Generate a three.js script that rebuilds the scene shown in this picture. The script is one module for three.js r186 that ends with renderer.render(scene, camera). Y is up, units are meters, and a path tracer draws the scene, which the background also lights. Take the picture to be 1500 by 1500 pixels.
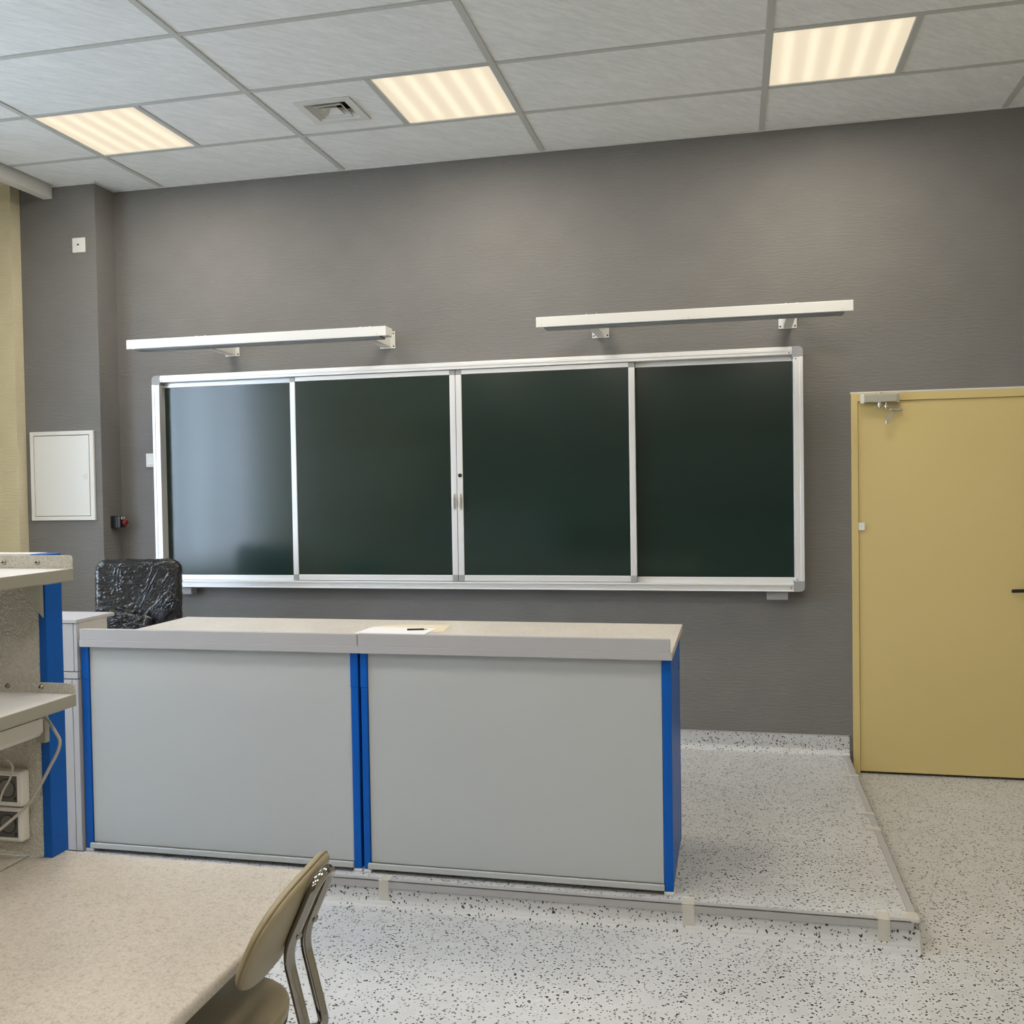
import * as THREE from 'three';
import { RoundedBoxGeometry } from 'three/addons/geometries/RoundedBoxGeometry.js';
import { mergeGeometries, toCreasedNormals, mergeVertices } from 'three/addons/utils/BufferGeometryUtils.js';
import { RectAreaLightUniformsLib } from 'three/addons/lights/RectAreaLightUniformsLib.js';

// ------------------------------------------------------------------ camera, sky, exposure
const scene = new THREE.Scene();
const camera = new THREE.PerspectiveCamera(55.48, 1, 0.05, 100);
camera.position.set(2.2353, 1.555, 5.457);
camera.rotation.set(-0.0246, 0.2243, -0.0161, 'YXZ');
scene.background = new THREE.Color().setRGB(8.4, 10.4, 13.0);        // even overcast sky seen through the windows
const renderer = new THREE.WebGLRenderer();
renderer.toneMapping = THREE.LinearToneMapping;
renderer.toneMappingExposure = 1.06;
renderer.shadowMap.enabled = true;
RectAreaLightUniformsLib.init();
const LAMP = new THREE.Color().setRGB(1.0, 0.905, 0.775), LAMP_POWER = 19;

// ------------------------------------------------------------------ helpers
let seed = 20240611;
const rnd = () => { seed = (seed * 1664525 + 1013904223) >>> 0; return seed / 4294967296; };
const V = (x, y, z) => new THREE.Vector3(x, y, z);
const lin = (r, g, b) => new THREE.Color().setRGB(r, g, b);
const taken = {};
function numbered(n) { if (!(n in taken)) { taken[n] = 0; return n; } return n + '_' + String(++taken[n]).padStart(3, '0'); }

function uvm(g) {                                    // texture coordinates in metres, by the way a face points
  const p = g.attributes.position, n = g.attributes.normal, uv = new Float32Array(p.count * 2);
  for (let i = 0; i < p.count; i++) {
    const ax = Math.abs(n.getX(i)), ay = Math.abs(n.getY(i)), az = Math.abs(n.getZ(i));
    let u, v;
    if (ay >= ax && ay >= az) { u = p.getX(i); v = p.getZ(i); } else if (ax >= az) { u = p.getZ(i); v = p.getY(i); } else { u = p.getX(i); v = p.getY(i); }
    uv[2 * i] = u; uv[2 * i + 1] = v;
  }
  g.setAttribute('uv', new THREE.BufferAttribute(uv, 2)); return g;
}
function plain(g) {
  g = g.index ? g.toNonIndexed() : g.clone();
  for (const k of Object.keys(g.attributes)) if (!['position', 'normal', 'uv'].includes(k)) g.deleteAttribute(k);
  g.clearGroups?.(); g.morphAttributes = {};
  return g;
}
function M(name, geos, mat, parent = scene, keepUV = false) {
  geos = [geos].flat();
  let g = mergeGeometries(geos.map(plain), false);
  if (!keepUV) uvm(g);
  const m = new THREE.Mesh(g, mat); m.name = parent === scene ? numbered(name) : name;
  m.castShadow = m.receiveShadow = true; parent.add(m); return m;
}
function G(name, label, category, group) {
  const o = new THREE.Group(); o.name = numbered(name); o.userData = { label, category }; if (group) o.userData.group = group; scene.add(o); return o;
}
function S(name, label) { const o = new THREE.Group(); o.name = name; o.userData = { kind: 'structure', label, category: name.split('_')[0] }; scene.add(o); return o; }
function tag(o, label, category, group) { o.userData.label = label; o.userData.category = category; if (group) o.userData.group = group; return o; }
function B(x0, x1, y0, y1, z0, z1, r = 0) {
  const w = x1 - x0, h = y1 - y0, d = z1 - z0;
  const g = r > 0 ? new RoundedBoxGeometry(w, h, d, 2, Math.min(r, w / 2.05, h / 2.05, d / 2.05)) : new THREE.BoxGeometry(w, h, d);
  return g.translate((x0 + x1) / 2, (y0 + y1) / 2, (z0 + z1) / 2);
}
function cyl(a, b, r0, r1 = r0, seg = 16) {
  const d = b.clone().sub(a), g = new THREE.CylinderGeometry(r1, r0, d.length(), seg);
  g.applyQuaternion(new THREE.Quaternion().setFromUnitVectors(V(0, 1, 0), d.clone().normalize()));
  const m = a.clone().add(b).multiplyScalar(.5); return g.translate(m.x, m.y, m.z);
}
function dome(x, y, z, r, h, dir) {                  // screw head
  const g = new THREE.SphereGeometry(r, 12, 6, 0, Math.PI * 2, 0, Math.PI / 2); g.scale(1, h / r, 1);
  g.applyQuaternion(new THREE.Quaternion().setFromUnitVectors(V(0, 1, 0), dir)); return g.translate(x, y, z);
}
function bar(a, b, w, h, up = V(0, 1, 0)) {          // box between two points
  const d = b.clone().sub(a), L = d.length(), g = new RoundedBoxGeometry(w, h, L, 1, Math.min(w, h) * .12);
  const z = d.normalize(), x = up.clone().cross(z).normalize(), y = z.clone().cross(x);
  const m = new THREE.Matrix4().makeBasis(x, y, z); m.setPosition(a.clone().add(b).multiplyScalar(.5)); return g.applyMatrix4(m);
}
function filleted(pts, rad) {                        // polyline with rounded corners
  const path = new THREE.CurvePath(); let prev = pts[0];
  for (let i = 1; i < pts.length - 1; i++) {
    const a = pts[i - 1].clone().sub(pts[i]), b = pts[i + 1].clone().sub(pts[i]), r = Math.min(rad, a.length() * .49, b.length() * .49);
    const p = pts[i].clone().addScaledVector(a.normalize(), r), q = pts[i].clone().addScaledVector(b.normalize(), r);
    path.add(new THREE.LineCurve3(prev, p)); path.add(new THREE.QuadraticBezierCurve3(p, pts[i], q)); prev = q;
  }
  path.add(new THREE.LineCurve3(prev, pts[pts.length - 1])); return path;
}
const tubePath = (pts, r, rad = .05, seg = 60) => new THREE.TubeGeometry(filleted(pts, rad), seg, r, 12, false);
const tubeSoft = (pts, r, seg = 60) => new THREE.TubeGeometry(new THREE.CatmullRomCurve3(pts), seg, r, 8, false);
function prismX(profile, x0, x1, crease = .6) {      // profile in [z, y], swept along x
  const s = new THREE.Shape(profile.map(([z, y]) => new THREE.Vector2(-z, y)));
  const g = new THREE.ExtrudeGeometry(s, { depth: x1 - x0, bevelEnabled: false });
  g.applyMatrix4(new THREE.Matrix4().makeBasis(V(0, 0, -1), V(0, 1, 0), V(1, 0, 0))); g.translate(x0, 0, 0);
  return toCreasedNormals(g, crease);
}
function prismZ(profile, z0, z1, bevel = 0) {        // profile in [x, y], swept along z
  const s = new THREE.Shape(profile.map(([x, y]) => new THREE.Vector2(x, y)));
  return new THREE.ExtrudeGeometry(s, { depth: z1 - z0, bevelEnabled: bevel > 0, bevelSize: bevel, bevelThickness: bevel, bevelSegments: 2 }).translate(0, 0, z0);
}

// ------------------------------------------------------------------ computed textures
function latticeNoise(nx, ny, s) {                   // tileable value noise
  let q = s * 2654435761 >>> 0; const a = new Float32Array(nx * ny);
  for (let i = 0; i < a.length; i++) { q = (q * 1664525 + 1013904223) >>> 0; a[i] = q / 4294967296; }
  return (u, v) => {
    const x = u * nx, y = v * ny, i = Math.floor(x), j = Math.floor(y); let fx = x - i, fy = y - j; fx = fx * fx * (3 - 2 * fx); fy = fy * fy * (3 - 2 * fy);
    const i0 = ((i % nx) + nx) % nx, i1 = (i0 + 1) % nx, j0 = ((j % ny) + ny) % ny, j1 = (j0 + 1) % ny;
    return (a[j0 * nx + i0] * (1 - fx) + a[j0 * nx + i1] * fx) * (1 - fy) + (a[j1 * nx + i0] * (1 - fx) + a[j1 * nx + i1] * fx) * fy;
  };
}
function tex(n, metres, fn, color = true) {          // fn(u, v) -> [r, g, b] or a number, 0..1
  const d = new Uint8Array(n * n * 4);
  for (let j = 0; j < n; j++) for (let i = 0; i < n; i++) {
    const c = fn((i + .5) / n, (j + .5) / n), k = 4 * (j * n + i);
    if (typeof c === 'number') d[k] = d[k + 1] = d[k + 2] = Math.max(0, Math.min(255, c * 255)); else for (let m = 0; m < 3; m++) d[k + m] = Math.max(0, Math.min(255, c[m] * 255));
    d[k + 3] = 255;
  }
  return finish(d, n, metres, color);
}
function finish(d, n, metres, color) {
  const t = new THREE.DataTexture(d, n, n); t.wrapS = t.wrapT = THREE.RepeatWrapping; t.magFilter = THREE.LinearFilter; t.minFilter = THREE.LinearMipmapLinearFilter; t.generateMipmaps = true;
  if (color) t.colorSpace = THREE.SRGBColorSpace; t.repeat.set(1 / metres, 1 / metres); t.needsUpdate = true; return t;
}
// speckled vinyl: pale base with black and a few white chips
function vinylTexture() {
  const n = 2048, metres = 2, d = new Uint8Array(n * n * 4), a = latticeNoise(9, 9, 3), b = latticeNoise(60, 60, 4), c = latticeNoise(900, 900, 5);
  for (let j = 0; j < n; j++) for (let i = 0; i < n; i++) {
    const u = i / n, v = j / n, s = 205 + 8 * (a(u, v) - .5) + 8 * (b(u, v) - .5) + 9 * (c(u, v) - .5), k = 4 * (j * n + i);
    d[k] = s; d[k + 1] = s; d[k + 2] = s - 1; d[k + 3] = 255;
  }
  const chip = (cx, cy, rx, ry, t, val, al) => {
    const R = Math.ceil(Math.max(rx, ry)) + 1, co = Math.cos(t), si = Math.sin(t), bump = rnd() * 6;
    for (let y = -R; y <= R; y++) for (let x = -R; x <= R; x++) {
      const p = (x * co + y * si) / rx, q = (-x * si + y * co) / ry, e = Math.pow(Math.abs(p), 2.6) + Math.pow(Math.abs(q), 2.6) + .25 * Math.sin(bump + 3 * Math.atan2(q, p));
      const w = Math.max(0, Math.min(1, (1.15 - e) * 2.2)) * al; if (w <= 0) continue;
      const k = 4 * ((((cy + y) % n + n) % n) * n + (((cx + x) % n + n) % n));
      for (let m = 0; m < 3; m++) d[k + m] = d[k + m] * (1 - w) + val * w;
    }
  };
  for (let i = 0; i < 14000; i++) { const s = 1.5 + rnd() * rnd() * 2.2; chip(rnd() * n | 0, rnd() * n | 0, s * (1 + rnd() * .9), s, rnd() * 3.14, 12 + rnd() * 20, 1); }
  for (let i = 0; i < 3500; i++) { const s = 1.0 + rnd() * 1.2; chip(rnd() * n | 0, rnd() * n | 0, s * 1.4, s, rnd() * 3.14, 120 + rnd() * 30, .6); }
  for (let i = 0; i < 500; i++) { const s = 1.2 + rnd() * 1.2; chip(rnd() * n | 0, rnd() * n | 0, s * 1.3, s, rnd() * 3.14, 240, .8); }
  return finish(d, n, metres, true);
}
// wallpaper with fine wavering horizontal ridges
const wA = latticeNoise(14, 40, 11), wB = latticeNoise(30, 90, 12), wC = latticeNoise(8, 8, 13), wD = latticeNoise(22, 512, 14);
const ridges = (u, v) => { const w = v * 64 + 1.3 * (wA(u, v) - .5) + .8 * (wB(u, v) - .5); return .5 + .34 * Math.sin(w * Math.PI * 2) * (.35 + .65 * wA(u * 2, v)) + .3 * (wD(u, v) - .5); };
const wallBump = tex(1024, 1.1, ridges, false);
const wallTint = tex(1024, 1.1, (u, v) => { const s = .93 + .05 * (ridges(u, v) - .5) + .03 * (wC(u, v) - .5); return [s, s, s]; });
// mineral fibre ceiling: soft diagonal strokes
const cA = latticeNoise(70, 26, 21), cB = latticeNoise(160, 70, 22), cC = latticeNoise(400, 400, 23), cD = latticeNoise(10, 10, 24);
const fibre = (u, v) => { const p = u + v, q = v; return .45 * cA(p, q) + .35 * cB(p, q) + .2 * cC(u, v); };
const ceilTint = tex(1024, 1.3, (u, v) => { const s = .93 + .10 * (fibre(u, v) - .5) + .02 * (cD(u, v) - .5); return [s, s, s]; });
const ceilBump = tex(1024, 1.3, fibre, false);
// beige speckled laminate
const lA = latticeNoise(500, 500, 31), lB = latticeNoise(220, 220, 32), lC = latticeNoise(90, 90, 33), lD = latticeNoise(7, 7, 34);
const lamTint = tex(1024, .8, (u, v) => {
  const f = .4 * lA(u, v) + .4 * lB(u, v) + .2 * lC(u, v) - .5, w = .03 * (lD(u, v) - .5), k = f < -.12 ? f * 1.1 : f * .5;
  return [.855 + .32 * k + w, .825 + .34 * k + w, .775 + .36 * k + w];
});
// powder coat grain
const pA = latticeNoise(190, 190, 41), pB = latticeNoise(420, 420, 42);
const powder = tex(1024, .5, (u, v) => .65 * pA(u, v) + .35 * pB(u, v), false);
// slight unevenness of satin sheet metal and wiped smears on the chalkboard
const sA = latticeNoise(5, 60, 51), sB = latticeNoise(3, 14, 52), sC = latticeNoise(600, 4, 53), sD = latticeNoise(4, 4, 54);
const boardRough = tex(512, 2.2, (u, v) => .37 + .10 * (sB(u, v) - .5) + .05 * (sA(u, v) - .5) + .05 * (sC(u, v) - .5), false);
const boardTint = tex(512, 2.2, (u, v) => { const s = .5 * sB(u, v) + .2 * sA(u, v) + .3 * sD(u, v); return [.004 + .02 * s, .118 + .03 * s, .09 + .03 * s]; });

// ------------------------------------------------------------------ materials
const std = (o) => new THREE.MeshStandardMaterial(o), phy = (o) => new THREE.MeshPhysicalMaterial(o);
const mWall = std({ color: lin(.205, .2, .192), map: wallTint, bumpMap: wallBump, bumpScale: .0011, roughness: .72 });
const mBeige = std({ color: lin(.72, .66, .46), map: wallTint, bumpMap: wallBump, bumpScale: .0011, roughness: .75 });
const mBackWall = std({ color: lin(.30, .29, .27), roughness: .85 });
const mTile = std({ color: lin(.90, .91, .90), map: ceilTint, bumpMap: ceilBump, bumpScale: .0012, roughness: .95 });
const mRail = std({ color: lin(.50, .51, .49), roughness: .6 });
const mWhiteTrim = std({ color: lin(.66, .66, .63), roughness: .5 });
const mVinyl = phy({ color: lin(.84, .86, .89), map: vinylTexture(), roughness: .38 });
const mNosing = std({ color: lin(.38, .38, .385), roughness: .5 });
const mAlu = std({ color: lin(.74, .75, .76), metalness: .35, roughness: .38 });
const mCap = std({ color: lin(.30, .31, .32), roughness: .45 });
const mGreen = phy({ map: boardTint, roughness: 1, roughnessMap: boardRough, specularIntensity: .4, clearcoat: 1, clearcoatRoughness: .17 });
const mWhite = std({ color: lin(.72, .72, .70), roughness: .42 });
const mDiff = std({ color: lin(.2, .22, .24), roughness: .35 });
const mDoor = std({ color: lin(.60, .48, .21), roughness: .48, bumpMap: powder, bumpScale: .0002 });
const mSteel = std({ color: lin(.55, .54, .50), metalness: .85, roughness: .33 });
const mBlack = std({ color: lin(.012, .012, .013), roughness: .35 });
const mRed = std({ color: lin(.16, .005, .007), roughness: .35 });
const mBlue = phy({ color: lin(.001, .092, .43), roughness: .4, specularIntensity: .45, bumpMap: powder, bumpScale: .0002 });
const mPanel = std({ color: lin(.435, .46, .47), roughness: .5, bumpMap: powder, bumpScale: .00012 });
const mLip = std({ color: lin(.40, .40, .42), roughness: .5 });
const mCarcass = std({ color: lin(.45, .45, .44), roughness: .55 });
const mWorktop = std({ color: lin(.86, .875, .91), map: lamTint, roughness: .36 });
const mTable = std({ color: lin(.64, .65, .68), map: lamTint, roughness: .4 });
const mRack = phy({ color: lin(.62, .615, .575), roughness: .27, bumpMap: powder, bumpScale: .0055 });
const mShelf = std({ color: lin(.70, .72, .75), roughness: .35 });
const mShelfEdge = std({ color: lin(.32, .318, .275), roughness: .5 });
const mChrome = std({ color: lin(.33, .32, .30), metalness: 1, roughness: .06 });
const mLeather = std({ color: lin(.31, .268, .175), roughness: .45, bumpMap: powder, bumpScale: .0003 });
const mPaper = std({ color: lin(.72, .72, .74), roughness: .7 });
const mKraft = std({ color: lin(.66, .58, .42), roughness: .7 });
const mTape = phy({ color: lin(.80, .78, .70), roughness: .25, transparent: true, opacity: .42 });
const mCable = std({ color: lin(.46, .45, .43), roughness: .5 });
const mSocketDark = std({ color: lin(.075, .077, .08), roughness: .3 });
const mGlass = phy({ color: lin(1, 1, 1), transmission: 1, thickness: 0, roughness: 0, ior: 1.5 });
const mOutdoor = std({ color: lin(.5, .5, .49), roughness: 1 });  // outdoor ground tone, raised so more daylight bounces to the ceiling

// ------------------------------------------------------------------ the room
const CEIL = 3.453, XL = -2.072, XR = 4.8, ZB = 8.98, PLAT = .095, PZ = 2.06, PX = 2.822;
const DX0 = 2.845, DX1 = 3.80, DTOP = 2.022;
{
  const f = S('floor', 'pale grey vinyl floor with black speckles');
  M('vinyl_sheet', B(XL - .5, XR, -.12, 0, -.3, ZB), mVinyl, f);
  const w = S('wall_front', 'grey wall with fine horizontal ridges behind the chalkboard');
  M('wallpaper', [B(XL - .5, DX0, -.12, 3.7, -.25, 0), B(DX1, XR, -.12, 3.7, -.25, 0), B(DX0, DX1, DTOP, 3.7, -.25, 0), B(DX0, DX1, -.12, DTOP, -.25, -.13)], mWall, w);
  const p = S('wall_pillar', 'grey square pillar in the corner left of the chalkboard');
  M('wallpaper', B(XL, -1.541, 0, 3.62, 0, .19), mWall, p);
  const r = S('wall_right', 'beige wall at the right of the room'); M('plaster', B(XR, XR + .2, -.12, 3.7, -.3, ZB), mBeige, r);
  const b = S('wall_back', 'grey wall at the back of the room'); M('plaster', B(XL - .5, XR, -.12, 3.7, ZB, ZB + .2), mWall, b);
  // left wall with window openings
  const l = S('wall_left', 'beige window wall at the left edge');
  const op = [[1.45, 3.45]], SILL = .88, TOP = 2.95, NICHE = 3.46, xo = XL - .42;
  const gs = [B(xo, XL, 0, SILL, 0, ZB), B(xo, XL, NICHE, 3.62, 0, ZB), B(xo, XL, TOP, NICHE, op[0][0], ZB), B(xo, XL, SILL, NICHE, 0, .27), B(xo, XL - .25, SILL, NICHE, .27, op[0][0])];
  for (let i = 0; i < op.length; i++) gs.push(B(xo, XL, SILL, TOP, op[i][1], i + 1 < op.length ? op[i + 1][0] : ZB));
  M('wallpaper', gs, mBeige, l);
  op.forEach(([z0, z1], i) => {
    const wn = S('window_' + (i + 1), 'white framed window in the left wall'), x0 = XL - .36, x1 = XL - .29, t = .07, fr = [];
    const zs = [z0, z0 + (z1 - z0) / 3, z0 + 2 * (z1 - z0) / 3, z1];
    fr.push(B(x0, x1, SILL, SILL + t, z0, z1), B(x0, x1, TOP - t, TOP, z0, z1));
    zs.forEach((z, k) => { const c = k === 0 ? z + t / 2 : k === 3 ? z - t / 2 : z; fr.push(B(x0, x1, SILL + t, TOP - t, c - t / 2, c + t / 2)); });
    M('window_frame', fr, mWhite, wn);
    for (let k = 0; k < 3; k++) M('pane', B(x0 + .03, x0 + .036, SILL + t, TOP - t, zs[k] + .02, zs[k + 1] - .02), mGlass, wn);
    M('window_sill', B(x1, XL + .06, SILL, SILL + .03, z0 + .005, z1 - .005, .008), mWhite, wn);
  });
  const g = S('ground', 'unseen grey ground outside the windows, added to bounce daylight upward'); M('bounce_ground', B(-60, XL - .55, -4.2, -4, -40, 50), mOutdoor, g);  // unseen plane added to shape the light entering through the window
}
// ceiling: lay-in panels in a rail grid
const lampCells = [];
{
  const c = S('ceiling', 'suspended ceiling of pale fibre panels in a grey rail grid');
  const xs = [-1.822, -1.2, 0, 1.2, 2.4, 3.6, XR], zs = [0]; for (let j = 0; j < 15; j++) zs.push(.58 + .6 * j);
  for (let j = 0; j < 16; j += 4) for (const x of [-1.2, .6, 2.4]) if (zs[j + 2] <= ZB) lampCells.push([x, zs[j + 1], j]);
  const isLamp = (x, j) => lampCells.some((a) => Math.abs(a[0] - x) < .01 && a[2] + 1 === j);
  const t = .004, y0 = CEIL + .003, y1 = CEIL + .018, cut = (x0, x1, z0, z1) => M('ceiling_panel', B(x0 + t, x1 - t, y0, y1, z0 + t, z1 - t, .002), mTile, c);
  for (let j = 0; j < zs.length - 1; j++) for (let i = 0; i < xs.length - 1; i++) {
    const a = xs[i], b = xs[i + 1], z0 = zs[j], z1 = zs[j + 1], mid = a + .6;
    const la = isLamp(a, j), lb = isLamp(mid, j);
    if (la) cut(mid, b, z0, z1);
    else if (lb) {
      if (j === 1 && i === 2) { const s = .115, cx = .3, cz = .858; // panel with the square hole for the air vent
        M('ceiling_panel', [B(a + t, cx - s, y0, y1, z0 + t, z1 - t), B(cx + s, mid - t, y0, y1, z0 + t, z1 - t), B(cx - s, cx + s, y0, y1, z0 + t, cz - s), B(cx - s, cx + s, y0, y1, cz + s, z1 - t)], mTile, c);
      } else cut(a, mid, z0, z1);
    } else cut(a, b, z0, z1);
    if (la || lb) M('grid_rail', B(mid - .013, mid + .013, CEIL - .002, y1, z0 + .014, z1 - .014), mRail, c);
    if (j > 0) M('grid_rail', B(a + .015, b - .015, CEIL - .002, y1, z0 - .013, z0 + .013), mRail, c);
  }
  for (let i = 1; i < xs.length - 1; i++) M('grid_rail', B(xs[i] - .015, xs[i] + .015, CEIL - .003, y1, .012, ZB - .012), mRail, c);
  M('wall_angle', [B(-1.541, XR, CEIL - .004, CEIL + .02, 0, .014), B(-1.541, -1.527, CEIL - .004, CEIL + .02, .014, .204), B(-1.83, -1.527, CEIL - .004, CEIL + .02, .19, .204)], mWhiteTrim, c);
  M('slab', [B(XL - .5, XR + .2, 3.62, 3.8, -.25, ZB + .2)], mBackWall, c);
  const k = S('trim_1', 'white boxed cornice along the ceiling at the left wall');
  M('cornice_board', B(-1.895, -1.832, 3.378, CEIL + .03, .195, ZB, .003), mWhiteTrim, k);
}
// ceiling lamps
{
  const band = (u) => { let s = 0; for (let i = 0; i < 5; i++) { const d = (u - (.12 + .19 * i)) / .045; s += Math.exp(-d * d); } return s; };
  const glow = tex(256, 1, (u, v) => { const e = Math.min(1, Math.min(v, 1 - v) / .09), s = .865 + .115 * band(u) * (.35 + .65 * e); return [s + .02, s * .935 + .02, s * .815 + .02]; });
  glow.repeat.set(1, 1);
  const mGlow = std({ color: lin(.2, .2, .2), roughness: .5, emissive: lin(.96, .945, .92), emissiveMap: glow, emissiveIntensity: 1.0 });
  const names = { '-1.2': 'above the corner pillar', '0.6': 'beside the square air vent', '2.4': 'nearest the yellow door' };
  for (const [x, z, j] of lampCells) {
    const seen = j === 0, row = { 4: 'second', 8: 'third', 12: 'fourth' }[j], side = { '-1.2': 'window side', '0.6': 'middle', '2.4': 'door side' }[String(x)];
    const o = G('ceiling_light', seen ? 'square warm white ceiling light panel ' + names[String(x)] : 'square warm white ceiling light panel, ' + side + ' of the ' + row + ' row from the chalkboard', 'ceiling light', seen ? 'light panels in the first row' : 'light panels behind the viewpoint');
    o.position.set(x + .3, CEIL, z + .3);
    const h = .287;
    M('lamp_housing', [B(-h, h, .008, .06, -h, h)], mWhite, o);
    M('lamp_frame', [B(-h, h, -.001, .008, -h, -h + .006), B(-h, h, -.001, .008, h - .006, h), B(-h, -h + .006, -.001, .008, -h, h), B(h - .006, h, -.001, .008, -h, h)], mWhite, o);
    const d = new THREE.PlaneGeometry(2 * h - .012, 2 * h - .012).rotateX(Math.PI / 2).translate(0, .003, 0);
    M('diffuser', d, mGlow, o, true);
    const L = new THREE.RectAreaLight(LAMP, LAMP_POWER, .55, .55); L.name = 'panel_light'; L.position.set(0, -.006, 0); L.rotation.x = -Math.PI / 2; o.add(L);
  }
}
// air vent
{
  const o = G('air_vent', 'square white four-way air vent in the ceiling left of a light panel', 'air vent'); o.position.set(.3, CEIL + .003, .858);
  const ring = (h0, y0, h1, y1, th) => {             // sloped square louvre
    const g = []; for (let s = 0; s < 4; s++) {
      const sh = new THREE.BufferGeometry(), a = [[-h0, y0, h0], [h0, y0, h0], [h1, y1, h1], [-h1, y1, h1]], b = a.map(([x, y, z]) => [x, y + th, z]);
      const q = (p, i) => p[i], idx = [[a, 0, 1, 2, 3], [b, 3, 2, 1, 0]], pos = [];
      for (const [p, i, k, l, m] of idx) pos.push(...q(p, i), ...q(p, k), ...q(p, l), ...q(p, i), ...q(p, l), ...q(p, m));
      for (const [i, k] of [[0, 1], [2, 3]]) pos.push(...a[k], ...a[i], ...b[i], ...a[k], ...b[i], ...b[k]);
      sh.setAttribute('position', new THREE.Float32BufferAttribute(pos, 3)); sh.computeVertexNormals(); sh.setAttribute('uv', new THREE.Float32BufferAttribute(new Float32Array(pos.length / 3 * 2), 2));
      g.push(sh.rotateY(s * Math.PI / 2));
    } return g;
  };
  M('vent_frame', [B(-.147, .147, -.008, -.001, .108, .147, .002), B(-.147, .147, -.008, -.001, -.147, -.108, .002), B(-.147, -.108, -.008, -.001, -.108, .108), B(.108, .147, -.008, -.001, -.108, .108)], mWhiteTrim, o);
  M('louvre', ring(.108, -.006, .075, .03, .003), mWhiteTrim, o);
  M('louvre', ring(.078, -.008, .045, .028, .003), mWhiteTrim, o);
  M('louvre', ring(.045, -.008, .016, .02, .003), mWhiteTrim, o);
  for (const [h, y] of [[.079, -.009], [.046, -.009]]) M('louvre_rim', [B(-h, h, y, y + .004, h - .003, h), B(-h, h, y, y + .004, -h, -h + .003), B(-h, -h + .003, y, y + .004, -h, h), B(h - .003, h, y, y + .004, -h, h)], mWhiteTrim, o);
  M('duct', [B(-.114, .114, .05, .07, -.114, .114), B(-.114, -.111, -.001, .07, -.114, .114), B(.111, .114, -.001, .07, -.114, .114), B(-.114, .114, -.001, .07, -.114, -.111), B(-.114, .114, -.001, .07, .111, .114)], mBlack, o);
}
// teaching platform, edging, skirting
{
  const p = S('platform', 'low teaching platform of speckled vinyl with grey edging');
  const cove = (r, z0, h, y0) => { const a = [[z0 - .006, y0], [z0 - .006, y0 + h], [z0, y0 + h]]; for (let i = 0; i <= 8; i++) { const t = i / 8 * Math.PI / 2; a.push([z0 + r - r * Math.cos(t), y0 + r - r * Math.sin(t) + .0006]); } a.push([z0 + r, y0]); return a; };
  M('platform_top', B(XL, PX, .002, PLAT, 0, PZ - .012), mVinyl, p);
  M('riser', prismX(cove(.045, PZ - .004, PLAT - .024, .0), XL, PX - .001), mVinyl, p);
  M('edge_trim', [B(XL, PX - .02, PLAT - .001, PLAT + .003, PZ - .028, PZ, .001), B(XL, PX - .02, PLAT - .026, PLAT + .003, PZ - .005, PZ, .001)], mNosing, p);
  M('edge_trim', [B(PX - .028, PX, PLAT - .001, PLAT + .0035, .02, PZ + .001, .001), B(PX - .004, PX, PLAT - .026, PLAT + .0035, .02, PZ + .001, .001)], mNosing, p);
  const s = S('baseboard_front', 'coved speckled vinyl skirting under the chalkboard wall');
  M('skirting', prismX(cove(.035, .006, .1, PLAT), -1.541, 2.826), mVinyl, s);
  M('skirting_edge', B(-1.541, 2.826, PLAT + .1, PLAT + .104, 0, .007), mNosing, s);
}
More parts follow.
